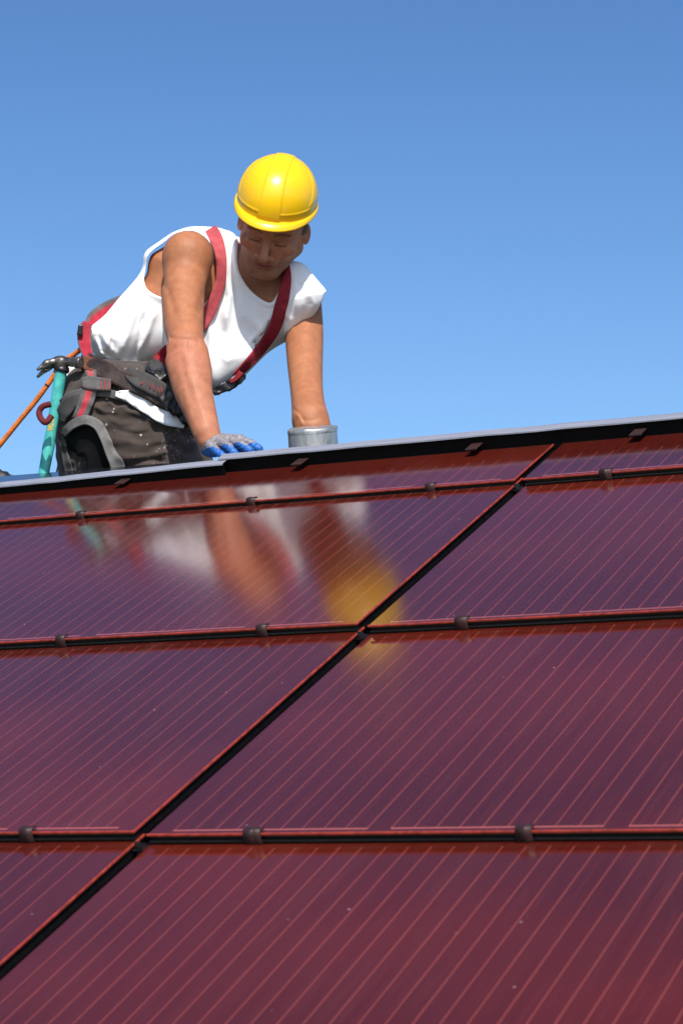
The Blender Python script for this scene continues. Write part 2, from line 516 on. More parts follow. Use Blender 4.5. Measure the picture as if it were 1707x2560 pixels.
class Raster:
    """signed distance (pixels) to a polygon drawn in frame pixels"""
    def __init__(s, poly, step=3, pad=260, blur=2, smooth=True):
        P = np.array(poly, float)
        if smooth: P = spline(np.vstack([P, P[:1]]), len(P) * 5)[:-1]
        s.x0, s.y0 = P.min(0) - pad; x1, y1 = P.max(0) + pad; s.step = step
        nx = int((x1 - s.x0) / step) + 2; ny = int((y1 - s.y0) / step) + 2
        X, Y = np.meshgrid(s.x0 + np.arange(nx) * step, s.y0 + np.arange(ny) * step)
        d = np.full(X.shape, 1e18); ins = np.zeros(X.shape, bool)
        for i in range(len(P)):
            a, b = P[i], P[(i + 1) % len(P)]; e = b - a
            wx, wy = X - a[0], Y - a[1]; t = np.clip((wx*e[0] + wy*e[1]) / (e @ e + 1e-9), 0, 1)
            d = np.minimum(d, (wx - t*e[0])**2 + (wy - t*e[1])**2)
            c = ((a[1] > Y) != (b[1] > Y)) & (X < (b[0]-a[0]) * (Y-a[1]) / (b[1]-a[1] + 1e-12) + a[0]); ins ^= c
        D = np.sqrt(d) * np.where(ins, -1, 1)
        for _ in range(blur):
            D[1:-1, 1:-1] = (D[1:-1, 1:-1]*4 + D[:-2, 1:-1] + D[2:, 1:-1] + D[1:-1, :-2] + D[1:-1, 2:]) / 8
        s.D = D
    def __call__(s, px, py):
        x = np.clip((px - s.x0) / s.step, 0, s.D.shape[1] - 2.001); y = np.clip((py - s.y0) / s.step, 0, s.D.shape[0] - 2.001)
        i = x.astype(int); j = y.astype(int); fx = x - i; fy = y - j; D = s.D
        return (D[j, i]*(1-fx)*(1-fy) + D[j, i+1]*fx*(1-fy) + D[j+1, i]*(1-fx)*fy + D[j+1, i+1]*fx*fy)

def strokes(px, py, L):
    """sum of soft ridges (positive amplitude) along strokes given in frame pixels"""
    out = np.zeros(len(px))
    for pts_, sig, amp in L:
        P = np.array(pts_, float); best = np.full(len(px), 1e9); tt = np.zeros(len(px)); n = len(P) - 1
        for i in range(n):
            a, b = P[i], P[i+1]; e = b - a
            t = np.clip(((px-a[0])*e[0] + (py-a[1])*e[1]) / (e @ e), 0, 1)
            d = (px-a[0]-t*e[0])**2 + (py-a[1]-t*e[1])**2
            m = d < best; best = np.where(m, d, best); tt = np.where(m, (i + t) / n, tt)
        out += amp * np.exp(-best / (sig * sig)) * np.clip(4 * tt * (1 - tt) * 1.6, 0, 1)
    return out

def rotx(a): c, s = math.cos(a), math.sin(a); return np.array([[1, 0, 0], [0, c, -s], [0, s, c]])
def roty(a): c, s = math.cos(a), math.sin(a); return np.array([[c, 0, s], [0, 1, 0], [-s, 0, c]])
def rotz(a): c, s = math.cos(a), math.sin(a); return np.array([[c, -s, 0], [s, c, 0], [0, 0, 1]])
rad = math.radians

# ------------------------------------------------------------------ the worker
# centre surface of the torso: depth as a linear function of the frame position
def torso_depth(px, py):
    return 6.84 + (np.minimum(px, 640) - 255) * 0.00020 - np.maximum(px - 640, 0) * 0.0006 + (py - 700) * 0.0001
PX2M = 6.5 / FPX
ARMGUARD = 0

shirt_poly = [(409, 600), (436, 583), (482, 567), (546, 569), (600, 590), (660, 610), (722, 657), (761, 683), (809, 727), (806, 745),
              (790, 783), (764, 819), (736, 847), (711, 856), (672, 880), (640, 912), (606, 944), (572, 968), (534, 986), (495, 974), (450, 952), (408, 925),
              (357, 916), (314, 937), (272, 918), (236, 885), (222, 850), (223, 821), (264, 786), (300, 743), (335, 703), (360, 668), (366, 630)]
R_SHIRT = Raster(shirt_poly)
R_NECK = Raster([(572, 560), (594, 600), (594, 655), (603, 690), (622, 720), (648, 744), (676, 757), (692, 738), (706, 706), (713, 672), (716, 640), (680, 560)], pad=120)
R_ARMR = Raster([(410, 606), (374, 634), (366, 668), (361, 700), (370, 724), (398, 741), (440, 752), (500, 764), (524, 742), (540, 704), (541, 660), (532, 622), (515, 596), (482, 578), (440, 584)], pad=120)
R_ARML = Raster([(900, 700), (810, 733), (808, 746), (795, 772), (768, 815), (738, 846), (712, 857), (716, 1000), (900, 1000)], pad=120, smooth=False)

def torso(P, grow=0.0, T=0.122, Rr=0.105):
    px, py = topx(P); d2 = R_SHIRT(px, py) * PX2M - grow
    z = -P[:, 2] - torso_depth(px, py)
    a = np.maximum(0, 1 + d2 / Rr)
    b = z / np.where(z > 0, T, T * 1.0)
    return (np.sqrt(a * a + b * b + 1e-9) - 1) * Rr * 0.95

SH_R = pt(470, 650, 6.74); EL_R = pt(467, 868, 6.47); WR_R = pt(517, 1090, 6.335)
SH_L = pt(754, 752, 6.89); EL_L = pt(772, 1035, 6.47)
HSC = 1.078
HEAD_R = rotz(rad(-11)) @ rotx(rad(33)) @ roty(rad(-3))
HEAD_O = pt(669, 601, 6.67) - HEAD_R @ np.array([0, 0, 0.085]) * HSC
def H(x, y, z): return HEAD_R @ np.array([x, y, z]) * HSC + HEAD_O

def head_sdf(Q):
    """head in its own frame: x to the worker's left, y up, z forward, eyes at y = 0"""
    Qa = Q.copy(); Qa[:, 0] = np.abs(Q[:, 0])
    d = ell(Q, (0, 0.050, -0.012), (0.077, 0.092, 0.098))
    d = smin(d, ell(Q, (0, -0.022, 0.026), (0.0625, 0.082, 0.064)), 0.025)
    d = smin(d, cone(Qa, (0.055, -0.054, -0.012), (0.021, -0.100, 0.058), 0.020, 0.018), 0.022)      # jaw line
    d = smin(d, cone(Qa, (0.054, -0.01, -0.01), (0.052, -0.052, -0.012), 0.02, 0.019), 0.02)
    d = smin(d, ell(Q, (0, -0.103, 0.066), (0.027, 0.018, 0.018)), 0.016)                            # chin
    d = smin(d, ell(Qa, (0.047, -0.026, 0.060), (0.021, 0.016, 0.018)), 0.018)                       # cheekbones
    d = smin(d, cone(Qa, (0.010, 0.016, 0.085), (0.047, 0.0195, 0.066), 0.0115, 0.0095), 0.010)         # brow
    d = smin(d, ell(Q, (0, 0.045, 0.068), (0.055, 0.035, 0.02)), 0.02)                                # forehead
    d = smax(d, -ball(Qa, (0.031, 0.000, 0.099), 0.0195), 0.010)                                     # sockets
    d = smin(d, ball(Qa, (0.031, -0.003, 0.0715), 0.0138), 0.004)                                     # lidded eyes
    d = smin(d, cone(Qa, (0.018, 0.0065, 0.085), (0.044, 0.006, 0.074), 0.004, 0.004), 0.006)        # upper lid fold
    d = smin(d, cone(Q, (0, 0.010, 0.089), (0, -0.034, 0.115), 0.0075, 0.0105), 0.007)               # nose
    d = smin(d, ball(Q, (0, -0.037, 0.1135), 0.0125), 0.006)
    d = smin(d, ell(Qa, (0.0165, -0.040, 0.100), (0.009, 0.0085, 0.0115)), 0.005)
    d = smax(d, -ell(Qa, (0.0075, -0.0485, 0.103), (0.0035, 0.004, 0.005)), 0.003)
    d = smin(d, ell(Q, (0, -0.064, 0.081), (0.028, 0.016, 0.014)), 0.014)                             # muzzle
    d = smin(d, cone(Qa, (0.003, -0.0635, 0.0935), (0.021, -0.0675, 0.084), 0.0042, 0.0025), 0.004)  # lips
    d = smin(d, cone(Qa, (0.000, -0.0735, 0.0915), (0.017, -0.0715, 0.084), 0.0052, 0.003), 0.004)
    d = smax(d, -cone(Qa, (0, -0.0685, 0.0985), (0.025, -0.0705, 0.0865), 0.0014, 0.0012), 0.0025)
    d = smax(d, -ell(Q, (0, -0.086, 0.089), (0.02, 0.005, 0.006)), 0.008)
    d = smax(d, -cone(Qa, (0.021, -0.040, 0.096), (0.034, -0.068, 0.086), 0.0022, 0.0018), 0.006)     # fold beside the nose
    # ears
    Re = rotz(rad(8)) @ roty(rad(-24))
    ea = ell(Qa, (0.079, -0.008, -0.012), (0.007, 0.030, 0.018), Re)
    ea = smax(ea, -ell(Qa, (0.0855, -0.004, -0.008), (0.006, 0.019, 0.010), Re), 0.004)
    d = smin(d, ea, 0.005)
    return d

def body_sdf(P):
    # arms
    d = schain(P, [(SH_R, 0.066), (pt(463, 705, 6.68), 0.0600), (pt(459, 790, 6.58), 0.0545), (pt(465, 850, 6.50), 0.0485), (EL_R, 0.0465)], 14)
    d = smin(d, ell(P, pt(470, 640, 6.72), (0.069, 0.069, 0.07)), 0.02)
    d = smin(d, schain(P, [(EL_R, 0.045), (pt(477, 925, 6.44), 0.055), (pt(484, 975, 6.41), 0.050), (pt(504, 1040, 6.37), 0.0410), (pt(519, 1088, 6.335), 0.035), (pt(530, 1112, 6.345), 0.033)], 16), 0.016)
    d = smin(d, cone(P, pt(440, 905, 6.45), pt(462, 985, 6.41), 0.027, 0.018), 0.02)
    d = smin(d, cone(P, pt(440, 735, 6.65), pt(446, 830, 6.55), 0.030, 0.020), 0.03)
    d = smin(d, cone(P, pt(495, 880, 6.45), pt(508, 950, 6.41), 0.024, 0.016), 0.02)
    d = smin(d, ball(P, pt(438, 872, 6.46), 0.020), 0.016)                 # elbow knob
    d = smin(d, cone(P, pt(409, 668, 6.84), pt(410, 700, 6.84), 0.043, 0.043), 0.02)
    px, py = topx(P)
    nearR = np.clip(1 - np.abs(px - 470) / 140, 0, 1)
    d = d + 0.0030 * strokes(px, py, [([(398, 685), (424, 735), (440, 800)], 9, 1), ([(534, 690), (506, 740), (492, 800)], 9, 1), ([(452, 880), (462, 940), (488, 1020)], 8, 0.7)]) * (px < 600)
    d = d + 0.0035 * np.exp(-((py - 851 - (px-470)*0.12) / 7)**2) * (px > 425) * (px < 500) * nearR   # creases over the elbow
    d = d + 0.0028 * np.exp(-(((px - 474) / 6)**2 + ((py - 866) / 14)**2))
    d = d - 0.0011 * strokes(px, py, [([(478, 930), (500, 1010), (520, 1070)], 5, 1), ([(455, 960), (475, 1030), (500, 1085)], 6, 0.8), ([(452, 700), (452, 780), (470, 840)], 7, 0.8)])
    # left arm, with the forearm dropping behind the ridge
    l = schain(P, [(SH_L, 0.056), (pt(760, 830, 6.84), 0.0545), (pt(762, 900, 6.75), 0.0500), (pt(766, 970, 6.65), 0.0450), (pt(771, 1015, 6.58), 0.0455), (pt(778, 1060, 6.50), 0.051), (pt(792, 1120, 6.54), 0.047), (pt(790, 1170, 6.60), 0.038), (pt(780, 1215, 6.68), 0.029)], 22)
    l = l - 0.003 * strokes(px, py, [([(740, 1030), (752, 1048), (758, 1066)], 6, 0.9)]) + 0.0022 * strokes(px, py, [([(732, 1020), (750, 1036), (764, 1062)], 4, 1.0), ([(745, 1046), (775, 1052), (800, 1046)], 5, 0.6)])
    d = np.minimum(d, l)
    # neck and trapezius
    n = chain(P, [(H(0, -0.025, -0.04), 0.057), (pt(642, 665, 6.83), 0.059), (pt(630, 700, 6.89), 0.065)], 0.03)
    n = smin(n, cone(P, H(0.045, -0.05, -0.04), pt(668, 742, 6.835), 0.012, 0.010), 0.015)
    n = smin(n, cone(P, H(-0.045, -0.05, -0.04), pt(650, 745, 6.83), 0.012, 0.010), 0.015)
    hd = head_sdf((P - HEAD_O) @ HEAD_R / HSC / np.array([1.08, 1, 1])) * HSC
    t = torso(P, -0.016, T=0.105)
    t = smin(t, n, 0.025)
    cov = (R_SHIRT(px, py) < -4) & (R_NECK(px, py) > 3) & (R_ARMR(px, py) > 3)
    t = np.where(cov, np.maximum(t, torso(P, -0.016, T=0.105)), t)
    t = smin(t, hd, 0.012)
    return smin(d, t, np.where(cov, 0.002, 0.014))

folds = [([(345, 760), (320, 830), (300, 890)], 10, 0.006), ([(390, 770), (370, 830), (340, 890)], 9, 0.005), ([(300, 800), (270, 850), (262, 890)], 9, 0.006),
         ([(250, 800), (262, 850), (300, 900)], 8, 0.005), ([(240, 840), (250, 880), (280, 905)], 5, 0.005), ([(548, 585), (560, 660), (575, 740), (560, 830)], 9, 0.006),
         ([(572, 590), (582, 680), (600, 760)], 7, -0.004), ([(727, 668), (740, 720), (745, 790)], 9, 0.005), ([(735, 690), (765, 710), (790, 735)], 7, 0.005),
         ([(745, 700), (765, 760), (750, 820)], 8, -0.004), ([(700, 760), (725, 800), (715, 845)], 8, 0.005), ([(540, 880), (570, 900), (610, 890)], 12, 0.006),
         ([(520, 790), (530, 870), (525, 950)], 11, 0.007), ([(560, 760), (580, 850), (560, 930)], 14, 0.006), ([(610, 790), (625, 850), (600, 905)], 12, -0.005),
         ([(640, 800), (660, 840), (650, 880)], 9, 0.004), ([(430, 800), (420, 870), (400, 910)], 8, 0.006), ([(300, 905), (330, 915), (352, 905)], 7, 0.006),
         ([(360, 780), (350, 850), (330, 905)], 6, -0.006), ([(285, 780), (280, 850), (285, 900)], 6, -0.006), ([(680, 780), (650, 830), (610, 870)], 8, 0.004),
         ([(510, 600), (530, 640), (560, 650)], 8, 0.003), ([(770, 720), (785, 760), (765, 800)], 6, 0.004)]
def shirt_sdf(P):
    px, py = topx(P)
    d = torso(P)
    zf = -P[:, 2] - torso_depth(px, py)
    front = np.clip(0.5 - zf / 0.06, 0, 1)
    d = d - np.clip(np.where(px > 715, 0.7, 1.45) * strokes(px, py, folds), -0.006, 0.015) * front
    d = d - 0.0009 * (np.sin(px*0.06 + py*0.035 + 2*np.sin(py*0.02)) + np.sin(px*0.028 - py*0.05 + 1.5*np.sin(px*0.03))) * front
    # belly hanging towards the harness
    d = smin(d, cone(P, pt(535, 930, 6.82), pt(600, 890, 6.82), 0.045, 0.04), 0.05)
    # sleeve flaps: the fabric stands off the shoulder
    ar = R_ARMR(px, py); nk = R_NECK(px, py); al = R_ARML(px, py)
    d = d - 0.006 * np.exp(-(ar / 12)**2) * front - 0.0030 * np.exp(-((nk - 6) / 5)**4) * front
    d = smin(d, cone(P, pt(417, 614, 6.84), pt(386, 642, 6.86), 0.016, 0.014), 0.015)
    d = smin(d, cone(P, pt(738, 692, 6.82), pt(784, 743, 6.80), 0.042, 0.032), 0.03)
    # hollow so that skin shows in the openings
    inner = torso(P, -0.014, T=0.108)
    inner = smin(inner, ell(P, pt(468, 660, 6.74), (0.071, 0.085, 0.085)), 0.01)
    d = smax(d, -inner, 0.002)
    d = smax(d, -np.maximum(nk * PX2M, zf - 0.03), 0.003)
    d = smax(d, -np.maximum(ar * PX2M, zf - 0.07), 0.003)
    d = smax(d, -(al * PX2M), 0.003)
    return d

def trousers_sdf(P):
    px, py = topx(P)
    d2 = R_TR(px, py) * PX2M; dep = 6.78 - (px - 200) * 0.0003
    z = -P[:, 2] - dep; a = np.maximum(0, 1 + d2 / 0.10); b = z / 0.15
    d = (np.sqrt(a*a + b*b + 1e-9) - 1) * 0.09
    # right thigh coming towards the ridge
    d = smin(d, chain(P, [(pt(235, 1040, 6.72), 0.095), (pt(350, 1110, 6.66), 0.088), (pt(430, 1190, 6.63), 0.078), (pt(470, 1265, 6.66), 0.066)], 0.03), 0.03)
    d = smin(d, chain(P, [(pt(470, 1275, 6.68), 0.062), (pt(300, 1275, 6.85), 0.06), (pt(110, 1235, 7.0), 0.045)], 0.03), 0.02)
    # left leg, kneeling on the far slope
    d = smin(d, chain(P, [(pt(290, 1030, 6.9), 0.09), (pt(450, 1150, 6.95), 0.08), (pt(560, 1300, 6.95), 0.066), (pt(400, 1300, 7.15), 0.055), (pt(250, 1290, 7.3), 0.045)], 0.03), 0.03)
    d = d - strokes(px, py, [([(300, 1020), (350, 1035), (410, 1060)], 7, 0.006), ([(265, 1040), (300, 1060), (340, 1055)], 7, 0.006), ([(300, 1100), (360, 1110), (430, 1100)], 8, 0.005),
                             ([(310, 1145), (370, 1140), (450, 1120)], 7, 0.005), ([(270, 1000), (290, 1020), (330, 1010)], 6, 0.007), ([(290, 1075), (340, 1085), (380, 1080)], 5, -0.004),
                             ([(330, 1160), (380, 1150), (420, 1155)], 5, -0.005), ([(230, 1010), (260, 1030), (300, 1030)], 6, 0.006), ([(400, 1040), (440, 1080), (470, 1130)], 9, 0.005)])
    d = d - 0.0016 * (np.sin(px*0.09 + py*0.12 + 2*np.sin(px*0.03)) + np.sin(py*0.16 - px*0.04))
    return d
R_TR = Raster([(160, 925), (215, 905), (300, 900), (380, 905), (450, 940), (492, 1040), (500, 1120), (510, 1190), (470, 1280), (300, 1290), (170, 1280), (146, 1200), (140, 1120), (138, 1060), (144, 1000)])

PB = c2w(pt(330, 1290, 6.72))
person = empty('person', PB)
tag(person, 'worker in yellow hard hat and white sleeveless shirt kneeling behind the ridge', 'person')

def skin_color(P):
    Q = (P - HEAD_O) @ HEAD_R / HSC / np.array([1.08, 1, 1]); Qa = np.abs(Q[:, 0]); px, py = topx(P)
    c = np.tile(np.array([0.385, 0.160, 0.076]), (len(P), 1))
    def lay(m, col): nonlocal c; m = np.clip(m, 0, 1)[:, None]; c = c * (1 - m) + np.array(col) * m
    inhead = (np.linalg.norm(Q - np.array([0, -0.02, 0.02]), axis=1) < 0.16)
    g = lambda x, y, z, sx, sy, sz: np.exp(-(((Qa-x)/sx)**2 + ((Q[:, 1]-y)/sy)**2 + ((Q[:, 2]-z)/sz)**2)) * inhead
    lay(inhead * 0.55 * np.clip(1 - (np.linalg.norm(Q, axis=1) - 0.09) / 0.08, 0, 1), (0.52, 0.245, 0.155))  # face tint raised to stand in for bounce light under the brim
    lay(g(0.045, -0.03, 0.07, 0.02, 0.018, 0.03) * 0.35, (0.42, 0.13, 0.08))      # cheeks
    lay(g(0, -0.035, 0.11, 0.014, 0.014, 0.02) * 0.4, (0.44, 0.14, 0.09))         # nose
    # stubble
    lay(((Q[:, 1] < -0.05) & (Q[:, 2] > -0.03) & inhead) * np.clip((-0.05 - Q[:, 1]) / 0.02, 0, 1) * 0.45, (0.17, 0.095, 0.07))
    lay(g(0, -0.055, 0.10, 0.02, 0.006, 0.02) * 0.35, (0.17, 0.095, 0.07))
    lay(np.exp(-((np.abs(Q[:, 1] + 0.0685) / 0.0062)**2 + (Qa / 0.021)**4)) * (Q[:, 2] > 0.083) * inhead * 0.85, (0.27, 0.06, 0.05))   # lips
    lay(np.exp(-(((Q[:, 1] + 0.0692) / 0.0018)**2 + (Qa / 0.022)**4)) * (Q[:, 2] > 0.08) * inhead * 0.9, (0.07, 0.02, 0.018))
    br = 0.0215 + 0.004*np.sin((Qa - 0.012) * 75)                                   # eyebrows
    lay(np.exp(-(((Q[:, 1]-br)/0.0042)**2)) * (Qa > 0.013) * (Qa < 0.052) * (Q[:, 2] > 0.05) * inhead * 0.8, (0.08, 0.045, 0.03))
    er = (Q[:, 1] + 0.0085 + 9 * (Qa-0.031)**2) / 0.0021                            # lash line
    lay(g(0.031, 0.003, 0.08, 0.017, 0.009, 0.02) * 0.35, (0.22, 0.09, 0.055)); lay(np.exp(-er**2) * (np.abs(Qa - 0.031) < 0.0135) * (Q[:, 2] > 0.06) * inhead * 0.95, (0.03, 0.018, 0.015))
    lay(g(0.017, 0.0, 0.08, 0.006, 0.008, 0.02) * 0.4, (0.2, 0.08, 0.05))
    # arms: freckled redness towards the hands
    lay(np.clip((py - 690) / 200, 0, 1) * (px < 600) * 0.4, (0.45, 0.185, 0.10)); lay(np.clip((py - 840) / 120, 0, 1) * (px < 600) * 0.6, (0.47, 0.20, 0.118))
    lay(np.exp(-(((px-455)/45)**2 + ((py-885)/40)**2)) * (px < 600) * 0.45, (0.52, 0.19, 0.125))
    # short hair under the helmet
    hair = inhead * (((Qa > 0.060) & (Q[:, 1] > -0.004) & (Q[:, 2] < 0.012) & (Q[:, 2] > -0.012)) | ((Q[:, 2] < -0.03) & (Q[:, 1] > -0.045)) | (Q[:, 1] > 0.075)) * (Qa < 0.0815)
    lay(hair * 0.8, (0.06, 0.052, 0.05))
    return c

def skin_mat():
    t = NT('skin'); a = t.node('ShaderNodeAttribute', attribute_name='tint')
    n = t.ramp(t.noise(38, 6, None, 0.6), 0.3, 0.72); n2 = t.ramp(t.noise(260, 3), 0.35, 0.7)
    c = t.mix(1.0, a.outputs['Color'], t.mix(n, (0.86, 0.80, 0.78), (1.08, 1.06, 1.04)), 'MULTIPLY')
    c = t.mix(1.0, c, t.mix(n2, (0.93, 0.90, 0.88), (1.03, 1.03, 1.03)), 'MULTIPLY')
    t.set(Base_Color=c, Roughness=0.58)
    t.b.inputs['Specular IOR Level'].default_value = 0.35
    t.b.inputs['Subsurface Weight'].default_value = 0.12
    t.b.inputs['Subsurface Radius'].default_value = (1.0, 0.35, 0.2)
    t.b.inputs['Subsurface Scale'].default_value = 0.006
    t.bump(t.noise(330, 5), 0.12, 0.0012)
    return t.m
def cloth_mat(name, col, nscale, var, rough=0.9, weave=900, bump=0.2, specks=False):
    t = NT(name); c = t.mix(t.ramp(t.noise(nscale, 5), 0.3, 0.72), tuple(x*(1-var) for x in col), tuple(min(1, x*(1+var*0.5)) for x in col))
    if specks:
        vo = t.node('ShaderNodeTexVoronoi'); vo.inputs['Scale'].default_value = 42; t.l.new(t.coord(), vo.inputs['Vector'])
        vs = t.node('ShaderNodeSeparateColor'); t.l.new(vo.outputs['Color'], vs.inputs[0])
        s1 = t.math('MULTIPLY', t.math('LESS_THAN', vo.outputs['Distance'], t.math('MULTIPLY', vs.outputs[0], 0.17)), t.math('GREATER_THAN', vs.outputs[1], 0.62))
        s2 = t.ramp(t.noise(75, 8, None, 0.78, 0.8), 0.565, 0.63)
        s3 = t.math('MULTIPLY', s2, t.ramp(t.noise(9, 3), 0.5, 0.58))
        c = t.mix(t.math('MULTIPLY', t.math('MAXIMUM', s1, s3), 0.75), c, (0.45, 0.43, 0.4))
    t.set(Base_Color=c, Roughness=rough); t.b.inputs['Sheen Weight'].default_value = 0.15
    t.b.inputs['Specular IOR Level'].default_value = 0.25
    w = t.math('ADD', t.noise(weave, 2), t.math('MULTIPLY', t.noise(60, 4, None, 0.55), 0.7))
    t.bump(w, bump, 0.0015)
    return t.m
M_SKIN = skin_mat()
M_SHIRT = cloth_mat('white_jersey', (0.86, 0.86, 0.87), 12, 0.03)
M_TROUS = cloth_mat('dark_work_trousers', (0.058, 0.043, 0.036), 14, 0.35, specks=True)

V, F = mesh_sdf(body_sdf, pt(310, 1260, 7.12), pt(900, 370, 6.25) + np.array([0.02, 0, 0.1]), 0.0024)
col = skin_color(V)
VB = V; FB = F
mesh_obj('body', c2w(V), F, M_SKIN, person, base=PB, color=col)
V, F = mesh_sdf(shirt_sdf, pt(180, 1010, 7.16), pt(880, 540, 6.55), 0.0027)
VS, FS = V, F
mesh_obj('shirt', c2w(V), F, M_SHIRT, person, base=PB)
V, F = mesh_sdf(trousers_sdf, pt(60, 1390, 7.45), pt(640, 880, 6.4), 0.004)
VT, FT = V, F
mesh_obj('trousers', c2w(V), F, M_TROUS, person, base=PB)

#PART2
# ------------------------------------------------------------------ gloves
WG = pt(522, 1100, 6.338)
FING = [  # knuckle, middle, tip, radius : little, ring, middle, index finger, thumb
    [pt(527, 1116, 6.300), pt(541, 1127, 6.275), pt(556, 1138, 6.262), 0.0100],
    [pt(552, 1106, 6.300), pt(572, 1117, 6.270), pt(588, 1135, 6.255), 0.0108],
    [pt(578, 1101, 6.310), pt(604, 1112, 6.285), pt(625, 1126, 6.272), 0.0110],
    [pt(600, 1099, 6.335), pt(628, 1109, 6.320), pt(648, 1122, 6.305), 0.0105],
    [pt(545, 1118, 6.375), pt(580, 1128, 6.385), pt(612, 1130, 6.375), 0.0115]]
def glove_sdf(P):
    d = chain(P, [(pt(515, 1078, 6.337), 0.0372), (pt(529, 1108, 6.342), 0.0355)], 0.01)
    pal = chain(P, [(pt(530, 1112, 6.34), 0.0310), (pt(560, 1116, 6.338), 0.0275)], 0.02)
    for k in range(4):
        pal = smin(pal, cone(P, pt(533, 1110, 6.335), FING[k][0], 0.022, 0.0145), 0.012)
    d = smin(d, pal, 0.01)
    px, py = topx(P)
    cs = (P - pt(524, 1096, 6.338)) @ np.array([0.38, -0.925, 0.0])
    d = d - 0.0006 * np.sin(cs * 2 * math.pi / 0.0038) * (cs < 0.017)         # knitted cuff ribs
    d = smin(d, cone(P, pt(552, 1108, 6.345), pt(596, 1105, 6.345), 0.022, 0.015), 0.012)
    for a, b, c, r in FING:
        f = chain(P, [(a, r * 1.15), (b, r * 1.02), (c, r)], 0.003)
        d = smin(d, f, 0.004)
    d = smax(d, -cs, 0.002)
    d = d - 0.0006 * np.sin(px * 0.35 + py * 0.5) * np.sin(px * 0.2 - py * 0.3)
    return d
def glove_color(P):
    c = np.tile(np.array([0.245, 0.225, 0.245]), (len(P), 1)); px, py = topx(P)
    B = np.interp(px, [495, 508, 522, 536, 550, 556, 572, 582, 590, 604, 618, 630, 645, 660], [1136, 1127, 1117, 1116, 1122, 1109, 1110, 1115, 1104, 1107, 1113, 1104, 1107, 1115])
    m = np.clip((py - B) / 1.5, 0, 1)
    s = (P - pt(524, 1096, 6.338)) @ np.array([0.38, -0.925, 0.0])
    m = m * (s > 0.017)
    c = c * (1 - m[:, None]) + np.array([0.018, 0.135, 0.46]) * m[:, None]
    dirt = np.clip(np.sin(px*0.23+1)*np.sin(py*0.31+px*0.1) * 2 - 1.45, 0, 1)[:, None]
    return c * (1 - 0.6 * dirt) + np.array([0.09, 0.08, 0.075]) * 0.6 * dirt
M_GLOVE = simple('knit_and_rubber_glove', (1, 1, 1), 0.5, nscale=140, var=0.35, bump=0.3, tint=True)
V, F = mesh_sdf(glove_sdf, pt(470, 1175, 6.5), pt(690, 1050, 6.15), 0.0012)
cg = glove_color(V)
gl = mesh_obj('glove', c2w(V), F, M_GLOVE, person, base=PB, color=cg); gl['label'] = 'grey knitted glove with blue rubber fingertips resting on the flashing'
W2 = pt(780, 1215, 6.68); V2 = V - WG; V2[:, 0] *= -1; V2 = V2 @ rotx(rad(-30)).T + W2
mesh_obj('glove', c2w(V2), F[:, ::-1], M_GLOVE, person, base=PB, color=cg)

# ------------------------------------------------------------------ hard hat
def hat():
    na, ne = 288, 84
    V, F = [], []
    rx, ry, rz = 0.1045, 0.118, 0.134
    def brimw(a):
        f = max(0.0, math.cos(a)); return 0.0045 + 0.020 * f ** 2.5
    rows = []
    for i in range(ne + 1):
        e = (i / ne) ** 1.0 * math.pi / 2
        row = []
        for k in range(na):
            a = 2 * math.pi * k / na
            p = 2.25
            ce, se = math.cos(e) ** (2/p), math.sin(e) ** (2/p)
            x, z, y = rx * ce * math.sin(a), rz * ce * math.cos(a), ry * se
            n = np.array([x/rx**2, y/ry**2, z/rz**2]); n /= np.linalg.norm(n)
            h = 0.0
            ax = abs(x + 0.0 * z)
            wb = 0.0235 + 0.006 * max(0, 1 - y / ry)
            h += 0.0026 / (1 + math.exp((ax - wb) / 0.0005)) * min(1, max(0, (y - 0.004) / 0.003))
            # bead near the rim and a sweeping side rib
            h += 0.0016 * math.exp(-((y - 0.020) / 0.0022) ** 2) * (1 if ax > wb else 0)
            yr = 0.012 + (0.075 - z) * 0.95
            h += 0.0018 / (1 + math.exp((y - yr) / 0.0012)) * (1 if z > -0.02 and ax > wb + .004 else 0) * min(1, max(0, (y-0.02)/0.01))
            row.append(np.array([x, y, z]) + n * h)
        rows.append(row)
    rings = []
    for (s, dy) in ((1.0, -0.0065), (0.96, -0.0035), (0.55, 0.0), (0.15, 0.0025)):
        row = []
        for k in range(na):
            a = 2 * math.pi * k / na; w = brimw(a) * s; f = max(0, math.cos(a))
            row.append(np.array([(rx + 0.001 + w) * math.sin(a), dy - 0.007 * f**2 * s - 0.003*s, (rz + 0.001 + w) * math.cos(a)]))
        rings.append(row)
    allr = rings + rows
    for r in allr: V += r
    for i in range(len(allr) - 1):
        for k in range(na):
            F.append([i*na+k, i*na+(k+1) % na, (i+1)*na+(k+1) % na, (i+1)*na+k])
    return np.array(V), F, len(rings) * na
M_HAT = NT('yellow_hat_plastic')
sc_ = M_HAT.ramp(M_HAT.noise(60, 8, None, 0.75, 0.4), 0.60, 0.68)
sc_ = M_HAT.math('MULTIPLY', sc_, M_HAT.ramp(M_HAT.noise(9, 2), 0.45, 0.6))
base_ = M_HAT.mix(M_HAT.ramp(M_HAT.noise(6, 4), 0.3, 0.7), (0.90, 0.50, 0.004), (0.93, 0.56, 0.006))
base_ = M_HAT.mix(M_HAT.math('MULTIPLY', sc_, 0.55), base_, (0.55, 0.27, 0.06))
M_HAT.set(Base_Color=base_, Roughness=M_HAT.math('ADD', M_HAT.math('MULTIPLY', M_HAT.noise(30, 5), 0.18), 0.20))
M_HAT.b.inputs['Subsurface Weight'].default_value = 0.08; M_HAT.b.inputs['Subsurface Scale'].default_value = 0.01
M_HAT.bump(M_HAT.noise(25, 4), 0.08, 0.001)
M_HAT = M_HAT.m
V, F, nr = hat()
HAT_R = rotx(rad(-2)) @ rotz(rad(1.5))
V = V @ HAT_R.T + np.array([0.0, 0.058, -0.006])
